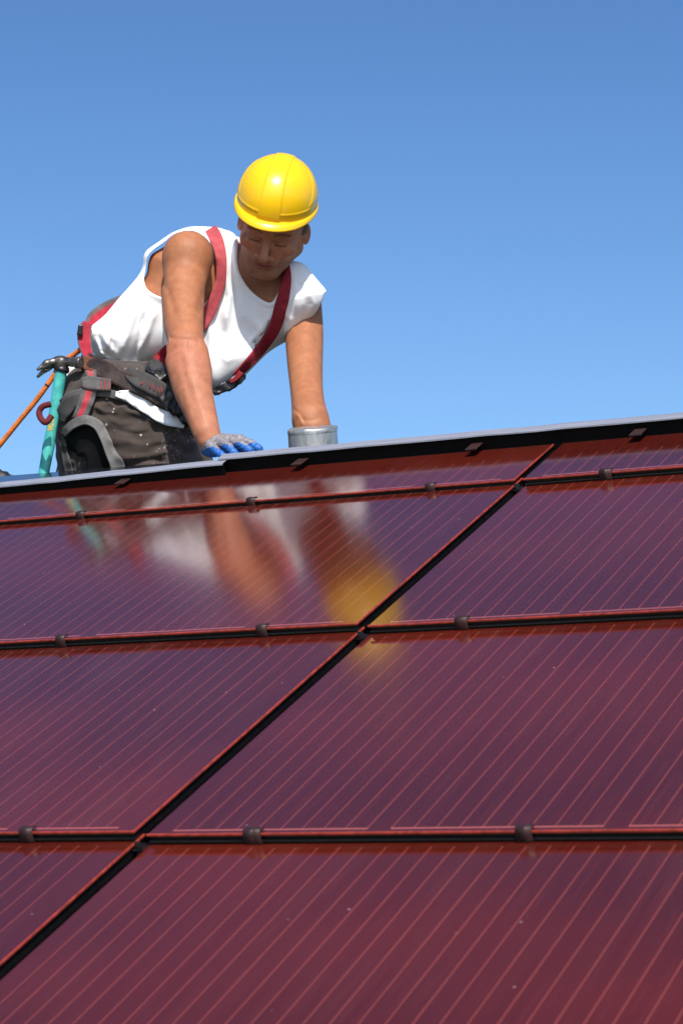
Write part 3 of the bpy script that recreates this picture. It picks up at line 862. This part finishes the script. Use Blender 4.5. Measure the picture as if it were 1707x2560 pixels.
Vw = c2w(V @ HEAD_R.T * 0.985 * HSC + HEAD_O + np.array([-0.001, 0.012, 0]))
ht = mesh_obj('hard_hat', Vw, F, M_HAT, person, base=PB); solidify(ht, 0.0026, -1)
ht['label'] = 'yellow hard hat with a raised centre ridge'

# ------------------------------------------------------------------ harness and clothing laid on the figure
ALLV = np.vstack([VB, VS, VT]); ALLF = np.vstack([FB, FS + len(VB), FT + len(VB) + len(VS)])
BV = BVHTree.FromPolygons(ALLV.tolist(), ALLF.tolist())
BVS = BVHTree.FromPolygons(VS.tolist(), FS.tolist())
BVST = BVHTree.FromPolygons(np.vstack([VS, VT]).tolist(), np.vstack([FS, FT + len(VS)]).tolist())
def hit(tree, px, py):
    d = pt(px, py, 1.0); L = np.linalg.norm(d)
    r = tree.ray_cast(Vector((0, 0, 0)), Vector((d / L).tolist()))
    return None if r[0] is None else -r[0].z
def ribbon(name, path, width, mat, parent=person, depth=None, tree=None, off=0.003, th=0.003, n=40, m=7, color=None, border=None, bw=0.2, lift=0.0, sm=12, base=None, wav=0.0):
    """path rows (px, py[, depth]); a strap lying on the worn surfaces, following them"""
    P = np.array([p[:2] for p in path], float); W = np.array([width] * len(P) if np.isscalar(width) else width, float)
    Q = spline(np.hstack([P, W[:, None]]), n)
    C, w = Q[:, :2], Q[:, 2]; T = np.gradient(C, axis=0); T /= np.linalg.norm(T, axis=1)[:, None] + 1e-9
    Nn = np.stack([-T[:, 1], T[:, 0]], 1)
    g = np.zeros((n, m, 3)); hits = np.full((n, m), np.nan)
    for i in range(n):
        for j in range(m):
            s = (j / (m - 1) - 0.5) * w[i]; x, y = C[i] + Nn[i] * s
            g[i, j, :2] = x, y
            if tree is not None:
                h = hit(tree, x, y)
                if h is not None: hits[i, j] = h
    if depth is not None:
        dd = np.array(depth, float) if not np.isscalar(depth) else np.full(len(P), float(depth))
        dfl = spline(np.hstack([P, dd[:, None]]), n)[:, 2]
    else:
        mid = np.nanmean(hits, axis=1); ok = ~np.isnan(mid)
        dfl = np.interp(np.arange(n), np.arange(n)[ok], mid[ok])
        first = np.argmax(ok)
        if first > 0: dfl[:first] += np.linspace(0.07, 0.01, first)
    D = np.where(np.isnan(hits), dfl[:, None], hits)
    lim = np.where(np.isnan(hits), 1e9, hits)
    for _ in range(sm):
        E = D.copy()
        E[1:-1] = (D[:-2] + D[2:] + 2 * D[1:-1]) / 4
        F_ = E.copy(); F_[:, 1:-1] = (E[:, :-2] + E[:, 2:] + 2 * E[:, 1:-1]) / 4; F_[:, 0] = (E[:, 0]+E[:, 1])/2; F_[:, -1] = (E[:, -1]+E[:, -2])/2
        D = np.minimum(F_, lim)
    D = D - off - lift
    if wav: D = D - wav * np.sin(np.arange(n) * 0.8)[:, None] * np.linspace(-1, 1, m)[None]
    V = np.array([pt(g[i, j, 0], g[i, j, 1], D[i, j]) for i in range(n) for j in range(m)])
    F = [[i*m+j, i*m+j+1, (i+1)*m+j+1, (i+1)*m+j] for i in range(n-1) for j in range(m-1)]
    col = None
    if color is not None:
        col = np.tile(np.array(color, float), (n*m, 1)).reshape(n, m, 3)
        if border is not None:
            s = np.abs(np.linspace(-1, 1, m)); col[:, s > 1 - 2*bw] = border
        col = col.reshape(-1, 3)
    o = mesh_obj(name, c2w(V), F, mat, parent, base=PB if base is None else base, color=col)
    solidify(o, th, 0)
    return o

def web_mat(name, rough=0.75):
    t = NT(name); a = t.node('ShaderNodeAttribute', attribute_name='tint')
    n = t.ramp(t.noise(45, 6), 0.3, 0.75)
    c = t.mix(1.0, a.outputs['Color'], t.mix(n, (0.72, 0.72, 0.72), (1.05, 1.05, 1.05)), 'MULTIPLY')
    t.set(Base_Color=c, Roughness=rough); t.b.inputs['Specular IOR Level'].default_value = 0.3
    wv = t.node('ShaderNodeTexWave'); wv.inputs['Scale'].default_value = 260; wv.inputs['Distortion'].default_value = 1.5
    t.l.new(t.coord(), wv.inputs['Vector']); t.bump(wv.outputs['Fac'], 0.35, 0.0012)
    return t.m
M_WEB = web_mat('webbing')
M_PLAST = simple('black_buckle_plastic', (0.012, 0.012, 0.014), 0.35, nscale=120, var=0.4, bump=0.2)
M_LEATH = simple('brown_belt_leather', (0.032, 0.018, 0.013), 0.55, nscale=50, var=0.5, bump=0.5, bdist=0.002)
RED_LIT, RED_SHADE, GREY, GREY2 = (0.52, 0.085, 0.10), (0.30, 0.016, 0.03), (0.115, 0.108, 0.105), (0.07, 0.065, 0.064)  # both reds are one webbing, sunlit and shaded tone put into the colour

hs = empty('safety_harness', (0, 0, 0), parent=person)
# shoulder straps
ribbon('shoulder_strap', [(527, 571), (540, 594), (551, 630), (554, 670), (550, 712), (534, 755), (514, 795), (480, 840), (430, 882), (392, 905)],
       [30, 32, 28, 26, 26, 30, 34, 34, 30, 26], M_WEB, hs, tree=BVS, off=0.006, th=0.0025, n=80, color=RED_LIT, sm=20)
ribbon('shoulder_strap', [(712, 655), (717, 680), (715, 712), (705, 754), (686, 820), (651, 874), (615, 915), (588, 942)],
       [20, 20, 24, 31, 31, 27, 22, 16], M_WEB, hs, tree=BVS, off=0.005, th=0.0025, n=80, color=RED_SHADE, sm=14)
# back strap: red webbing edged with grey, standing off the back
bs = ribbon('back_strap', [(345, 735), (307, 757), (268, 778), (238, 798), (224, 818)], [20, 40, 46, 42, 26], M_WEB, hs, depth=[6.90, 6.90, 6.90, 6.87, 6.83], off=0, th=0.004, color=(0.40, 0.02, 0.04), border=GREY, bw=0.2)
ribbon('back_strap', [(220, 806), (212, 830), (213, 858), (222, 892)], [24, 34, 34, 26], M_WEB, hs, depth=[6.79, 6.78, 6.76, 6.70], off=0, th=0.004, color=(0.40, 0.02, 0.04), border=GREY, bw=0.16)
ribbon('back_buckle', [(203, 812), (200, 838)], [12, 14], M_PLAST, hs, depth=6.76, off=0, th=0.008, n=10)
# shirt tails hanging out below the belt
ribbon('shirt_tail', [(172, 948), (190, 940), (215, 950), (232, 965)], [52, 56, 44, 30], M_SHIRT, depth=6.72, tree=None, off=0, th=0.003, n=20, wav=0.003)
ribbon('shirt_tail', [(290, 985), (322, 990), (352, 1004), (378, 1026), (415, 1045), (462, 1062)], [12, 30, 40, 30, 34, 20], M_SHIRT, tree=BVST, off=0.010, th=0.004, n=40, sm=40, wav=0.004)
# belts
ribbon('waist_belt', [(158, 1012), (180, 992), (210, 982), (255, 982), (300, 990), (335, 1004)], [30, 26, 22, 20, 20, 16], M_WEB, hs, tree=BVST, off=0.008, th=0.005, color=GREY, n=40, sm=30)
tb = ribbon('tool_belt', [(203, 896), (228, 908), (262, 926), (310, 948), (365, 972), (420, 1000), (460, 1022)], [34, 44, 46, 46, 48, 50, 40], M_LEATH, tree=BVST, off=0.016, th=0.006, n=60, sm=50)
tb['label'] = 'dark leather tool belt'
ribbon('lit_belt_end', [(207, 905), (236, 912)], [34, 34], M_WEB, hs, tree=BVST, off=0.024, th=0.003, n=12, color=(0.16, 0.055, 0.03))  # lit end of the leather belt, sunlight put into its colour
ribbon('waist_pad', [(318, 930), (350, 948), (395, 972), (430, 992)], [26, 44, 44, 30], M_WEB, hs, tree=BVST, off=0.026, th=0.006, color=GREY2, n=30, sm=30)
for k in range(4):
    x = 372 + k * 10; y = 948 + k * 6
    ribbon('stitching', [(x, y), (x + 4, y + 22)], 2.2, M_WEB, hs, tree=BVST, off=0.033, th=0.001, n=8, m=3, color=(0.33, 0.03, 0.03), sm=20)
ribbon('stitching', [(338, 940), (362, 950), (352, 962)], 2.2, M_WEB, hs, tree=BVST, off=0.033, th=0.001, n=10, m=3, color=(0.33, 0.03, 0.03), sm=20)
# buckle at the end of the strap
ribbon('strap_end', [(425, 872), (400, 900), (386, 918)], [30, 34, 30], M_WEB, hs, tree=BVST, off=0.012, th=0.003, color=RED_SHADE, n=16)
ribbon('buckle', [(372, 905), (392, 922), (412, 946)], [20, 38, 30], M_PLAST, hs, tree=BVST, off=0.030, th=0.010, n=14, sm=20)
ribbon('buckle', [(366, 912), (380, 905), (392, 915), (384, 930), (370, 926), (366, 912)], 6, M_PLAST, hs, tree=BVST, off=0.040, th=0.005, n=24, m=4, sm=10)
for (p, w) in (([(405, 985), (425, 1000), (446, 1030)], [30, 40, 34]), ([(440, 1015), (462, 1040), (480, 1062)], [34, 30, 16])):
    ribbon('belt_pouch', p, w, M_PLAST, tree=BVST, off=0.030, th=0.012, n=16, sm=20, wav=0.004)
# chest buckle with loose tail under the belly
ribbon('chest_buckle', [(536, 985), (552, 972), (575, 962), (600, 944), (612, 936)], [10, 22, 26, 24, 12], M_PLAST, hs, depth=[6.76, 6.76, 6.76, 6.76, 6.76], off=0, th=0.014, n=24, wav=0.004)
ribbon('chest_buckle', [(575, 955), (592, 944), (603, 930)], [8, 12, 14], M_WEB, hs, depth=6.745, off=0, th=0.006, n=14, color=RED_SHADE)
# hip pad with stitches and the leg straps
ribbon('hip_pad', [(207, 958), (222, 957), (250, 960), (278, 963)], [26, 34, 33, 30], M_WEB, hs, tree=BVST, off=0.022, th=0.008, color=GREY, n=24, sm=20)
for x in (253, 262, 271):
    ribbon('stitching', [(x, 949), (x + 2, 974)], 2.6, M_WEB, hs, tree=BVST, off=0.029, th=0.001, n=8, m=3, color=(0.42, 0.04, 0.04), sm=20)
ribbon('leg_strap', [(226, 925), (230, 945)], [28, 26], M_WEB, hs, tree=BVST, off=0.020, th=0.004, color=RED_LIT, border=GREY, bw=0.22, n=14)
ribbon('leg_strap', [(226, 972), (219, 995), (209, 1022), (196, 1050)], [38, 38, 36, 32], M_WEB, hs, tree=BVST, off=0.018, th=0.005, color=(0.50, 0.05, 0.07), border=GREY, bw=0.26, n=30, m=9)
ribbon('leg_strap', [(152, 1052), (160, 1030), (176, 1008), (200, 996)], [26, 34, 36, 30], M_WEB, hs, tree=BVST, off=0.014, th=0.006, color=GREY2, n=24)
ribbon('leg_strap', [(148, 1086), (168, 1071), (195, 1058)], [14, 16, 14], M_WEB, hs, tree=BVST, off=0.026, th=0.004, color=(0.42, 0.04, 0.05), border=GREY2, bw=0.2, n=20)
ribbon('leg_loop', [(160, 1085), (182, 1062), (214, 1050), (244, 1062), (262, 1092), (276, 1128), (292, 1160), (300, 1185)], [16, 22, 24, 25, 25, 26, 34, 40], M_WEB, hs, tree=BVST, off=0.034, th=0.006, color=(0.23, 0.22, 0.21), border=(0.16, 0.15, 0.145), bw=0.12, n=60, m=9, sm=60)
ribbon('leg_loop', [(153, 1088), (160, 1120), (168, 1155), (178, 1195)], [14, 15, 18, 22], M_WEB, hs, tree=BVST, off=0.026, th=0.005, color=GREY2, n=30)
ribbon('loop_shade', [(170, 1100), (200, 1095), (232, 1110), (246, 1150), (240, 1200)], [50, 90, 70, 60, 60], M_VOID, tree=BVST, off=0.012, th=0.006, n=24, sm=30)  # dark sheet added as the shade inside the leg loop
# dark red hanging loop behind the hammer
V, F = tube(spline([pt(128, 1010, 6.58), pt(108, 1016, 6.58), pt(99, 1030, 6.58), pt(103, 1046, 6.57), pt(116, 1056, 6.56), pt(130, 1040, 6.57)], 30), 0.0085, 10)
mesh_obj('hanging_loop', c2w(V), F, M_WEB, hs, base=PB, color=np.tile((0.13, 0.014, 0.018), (len(V), 1)))
for c in list(hs.children): pass

# printed lettering and outline on the shirt front
M_INK = simple('green_shirt_print', (0.03, 0.10, 0.06), 0.8, nscale=80, var=0.2)
tc = bpy.data.curves.new('lettering', 'FONT'); tc.body = 'GUAL'; tc.size = 12.5; tc.shear = 0.25; tc.space_character = 1.02; tc.resolution_u = 3
to = bpy.data.objects.new('lettering', tc); COL.objects.link(to)
dg = bpy.context.evaluated_depsgraph_get(); tm = bpy.data.meshes.new_from_object(to.evaluated_get(dg))
TV = np.array([v.co[:] for v in tm.vertices]); TF = [list(p.vertices) for p in tm.polygons]
bpy.data.objects.remove(to)
ca, sa = math.cos(rad(3)), math.sin(rad(3)); VV = []
for x, y, _ in TV:
    X, Y = 629 + x * ca + y * sa * 0, 856 - y * 0.95 + x * sa
    h = hit(BVS, X, Y) or 6.7
    VV.append(pt(X, Y, h - 0.002))
mesh_obj('lettering', c2w(VV), TF, M_INK, person, base=PB, smooth=False)
for k, pth in enumerate(([(650, 840), (662, 826), (669, 812), (672, 800)], [(641, 858), (642, 868), (645, 876)], [(645, 858), (653, 861), (660, 859)], [(640, 860), (638, 866), (641, 874)])):
    ribbon('shirt_print', pth, 1.8, M_INK, tree=BVS, off=0.0012, th=0.0004, n=14, m=3, sm=0)

# ------------------------------------------------------------------ boot, hammer, rope, vent pipe
def boot_sdf(P):
    d = chain(P, [(pt(90, 1245, 7.02), 0.05), (pt(20, 1232, 7.06), 0.048), (pt(-30, 1222, 7.08), 0.046), (pt(-80, 1225, 7.1), 0.042)], 0.02)
    d = smin(d, chain(P, [(pt(10, 1206, 7.0), 0.032), (pt(-40, 1190, 7.0), 0.035)], 0.02), 0.02)
    px, py = topx(P)
    return d - 0.002 * np.sin(px * 0.25 + py * 0.2)
V, F = mesh_sdf(boot_sdf, pt(-160, 1330, 7.25), pt(170, 1120, 6.85), 0.005)
mesh_obj('boot', c2w(V), F, simple('scuffed_black_leather', (0.03, 0.028, 0.03), 0.5, nscale=60, var=0.9, bump=0.4), person, base=PB)

HD = 0.15
M_STEEL = simple('worn_hammer_steel', (0.16, 0.145, 0.13), 0.34, metal=0.8, nscale=70, var=0.5, bump=0.3)
def teal_mat():
    t = NT('turquoise_handle_rubber')
    n = t.ramp(t.noise(40, 7, None, 0.7), 0.35, 0.65); c = t.mix(n, (0.035, 0.33, 0.30), (0.085, 0.50, 0.45))
    s = t.ramp(t.noise(95, 6, None, 0.7), 0.66, 0.72); c = t.mix(t.math('MULTIPLY', s, 0.8), c, (0.03, 0.05, 0.05))
    t.set(Base_Color=c, Roughness=0.5); t.bump(t.noise(150, 4), 0.3, 0.001); return t.m
HB = c2w(pt(112, 1185, 6.50 + HD))
hm = empty('claw_hammer', HB)
tag(hm, 'claw hammer with turquoise handle hanging head-up at the worker\'s hip', 'hammer')
hp = [pt(154, 925, 6.53 + HD), pt(148.5, 960, 6.53 + HD), pt(140.5, 1010, 6.525 + HD), pt(132, 1060, 6.52 + HD), pt(126.5, 1092, 6.515 + HD), pt(125, 1100, 6.515 + HD), pt(118, 1140, 6.51 + HD), pt(110, 1185, 6.505 + HD), pt(103, 1235, 6.50 + HD)]
V, F = tube(spline(hp, 60), np.interp(np.linspace(0, 8, 60), range(9), [0.0165, 0.0165, 0.0160, 0.0152, 0.0148, 0.0168, 0.0155, 0.0148, 0.0165]), 20)
mesh_obj('handle', c2w(V), F, teal_mat(), hm, base=HB)
def head_h(P):
    d = chain(P, [(pt(152, 906, 6.53 + HD), 0.019), (pt(155, 920, 6.53 + HD), 0.0175)], 0.005)
    d = smin(d, chain(P, [(pt(160, 905, 6.525 + HD), 0.014), (pt(184, 905, 6.51 + HD), 0.0115), (pt(192, 906, 6.505 + HD), 0.012)], 0.01), 0.008)
    a, b = pt(190, 906, 6.506 + HD), pt(210, 907, 6.495 + HD); ax = (b - a) / np.linalg.norm(b - a)
    t = (P - a) @ ax; r = np.linalg.norm(P - a - t[:, None] * ax, axis=1)
    d = smin(d, smax(r - 0.0165, np.abs(t - 0.009) - 0.009, 0.003), 0.003)
    for s in (-1, 1):
        cl = chain(P, [(pt(142, 904 + 1*s, 6.53 + HD + 0.003*s), 0.012), (pt(118, 914 + 5*s, 6.525 + HD + 0.008*s), 0.009), (pt(96, 932 + 9*s, 6.52 + HD + 0.012*s), 0.0045)], 0.01)
        d = smin(d, cl, 0.006)
    return d
V, F = mesh_sdf(head_h, pt(70, 970, 6.6 + HD), pt(235, 870, 6.43 + HD), 0.0013)
mesh_obj('head', c2w(V), F, M_STEEL, hm, base=HB)
V, F = tube(np.array([pt(155.5, 917, 6.53 + HD), pt(154.5, 926, 6.53 + HD), pt(153.5, 930, 6.53 + HD)]), [0.0205, 0.022, 0.0195], 24)
mesh_obj('collar', c2w(V), F, M_PLAST, hm, base=HB)
# worn yellow sticker wrapped on the handle
pa = spline(hp, 200); sel = [q for q in pa if 1048 < topx(q)[1] < 1078]
V, F = [], []
ns = 9
for i, q in enumerate(sel):
    for k in range(ns):
        a = rad(-38 + 62 * k / (ns - 1) + (3 * math.sin(i * 1.7)))
        V.append(q + 0.0159 * np.array([math.sin(a), 0.12 * math.sin(a), math.cos(a)]))
for i in range(len(sel) - 1):
    for k in range(ns - 1): F.append([i*ns+k, i*ns+k+1, (i+1)*ns+k+1, (i+1)*ns+k])
stk = NT('worn_yellow_sticker'); stk.set(Base_Color=stk.mix(stk.ramp(stk.noise(110, 5), 0.47, 0.56), (0.55, 0.36, 0.03), (0.10, 0.30, 0.22)), Roughness=0.5)
mesh_obj('sticker', c2w(V), F, stk.m, hm, base=HB)
# the loop that carries the hammer
V, F = tube(spline([pt(172, 925, 6.52 + HD), pt(176, 933, 6.515 + HD), pt(160, 938, 6.505 + HD), pt(140, 934, 6.51 + HD), pt(134, 924, 6.53 + HD)], 24), 0.0028, 8)
mesh_obj('hammer_holder', c2w(V), F, M_STEEL, tb, base=(0, 0, 0))

RB = c2w(pt(-80, 1205, 6.75))
rp = spline([pt(204, 872, 6.78), pt(186, 886, 6.79), pt(168, 898, 6.79), pt(146, 922, 6.78), pt(128, 950, 6.78), pt(92, 1000, 6.78), pt(46, 1056, 6.79), pt(0, 1113, 6.80), pt(-40, 1160, 6.82), pt(-80, 1205, 6.83)], 220)
V, F = tube(rp, 0.0073, 12)
rc = np.tile(np.array([0.74, 0.19, 0.03]), (len(V), 1))
for i in range(len(V)):
    s_, k_ = divmod(i, 12)
    if (s_ % 5 == 0 and (k_ + s_ // 5 * 5) % 6 == 0): rc[i] = (0.02, 0.02, 0.02)
    if 40 < s_ < 46 or 62 < s_ < 66: rc[i] = (0.05, 0.03, 0.02)
ro = mesh_obj('safety_rope', c2w(V), F, M_WEB, None, color=rc)
V0 = c2w(pt(0, 1113, 6.70))
tag(ro, 'orange safety rope running down to the left behind the hammer', 'rope')

# vent pipe
ax = np.array([-0.075, 1.0, 0.10]); ax /= np.linalg.norm(ax)
e1 = np.cross(ax, [0, 0, 1]); e1 /= np.linalg.norm(e1); e2 = np.cross(ax, e1)
VC = pt(780, 1069, 6.36)
def ringed(prof, n=72, jit=0.0):
    V, F = [], []
    for i, (r, h) in enumerate(prof):
        for k in range(n):
            a = 2*math.pi*k/n
            jr = jit * (math.sin(3*a + 1) + 0.7*math.sin(7*a + 2) + 0.5*math.sin(13*a)) if 0 < i < len(prof)-1 else 0
            V.append(VC + (r + jr) * (math.cos(a)*e1 + math.sin(a)*e2) + (h + jr * 0.9) * ax)
    for i in range(len(prof) - 1):
        for k in range(n): F.append([i*n+k, i*n+(k+1) % n, (i+1)*n+(k+1) % n, (i+1)*n+k])
    return V, F
def galv():
    t = NT('galvanised_steel')
    s = t.noise(10, 6, t.coord('Object', (9, 9, 0.6)), 0.7)
    c = t.mix(t.ramp(s, 0.25, 0.75), (0.33, 0.34, 0.33), (0.60, 0.61, 0.60))
    d = t.ramp(t.noise(28, 7, None, 0.7), 0.6, 0.7); c = t.mix(t.math('MULTIPLY', d, 0.4), c, (0.2, 0.19, 0.16))
    t.set(Base_Color=c, Roughness=t.math('ADD', t.math('MULTIPLY', t.noise(20, 4), 0.25), 0.25), Metallic=0.75)
    t.bump(t.noise(14, 4), 0.25, 0.003); return t.m
M_GALV = galv()
PBs = c2w(VC - 0.40 * ax)
vp = empty('vent_pipe', PBs); tag(vp, 'capped galvanised vent pipe standing behind the ridge in front of the bare arm', 'pipe')
V, F = ringed([(0.0675, -0.40), (0.0665, -0.10), (0.0648, -0.012), (0.0640, -0.004)])
mesh_obj('tube', c2w(V), F, M_GALV, vp, base=PBs)
V, F = ringed([(0.0655, -0.013), (0.0665, -0.009), (0.0662, -0.004), (0.0640, 0.0), (0.060, 0.0008), (0.03, 0.0012), (0.0005, 0.0014)], jit=0.0005)
mesh_obj('cap', c2w(V), F, M_GALV, vp, base=PBs)
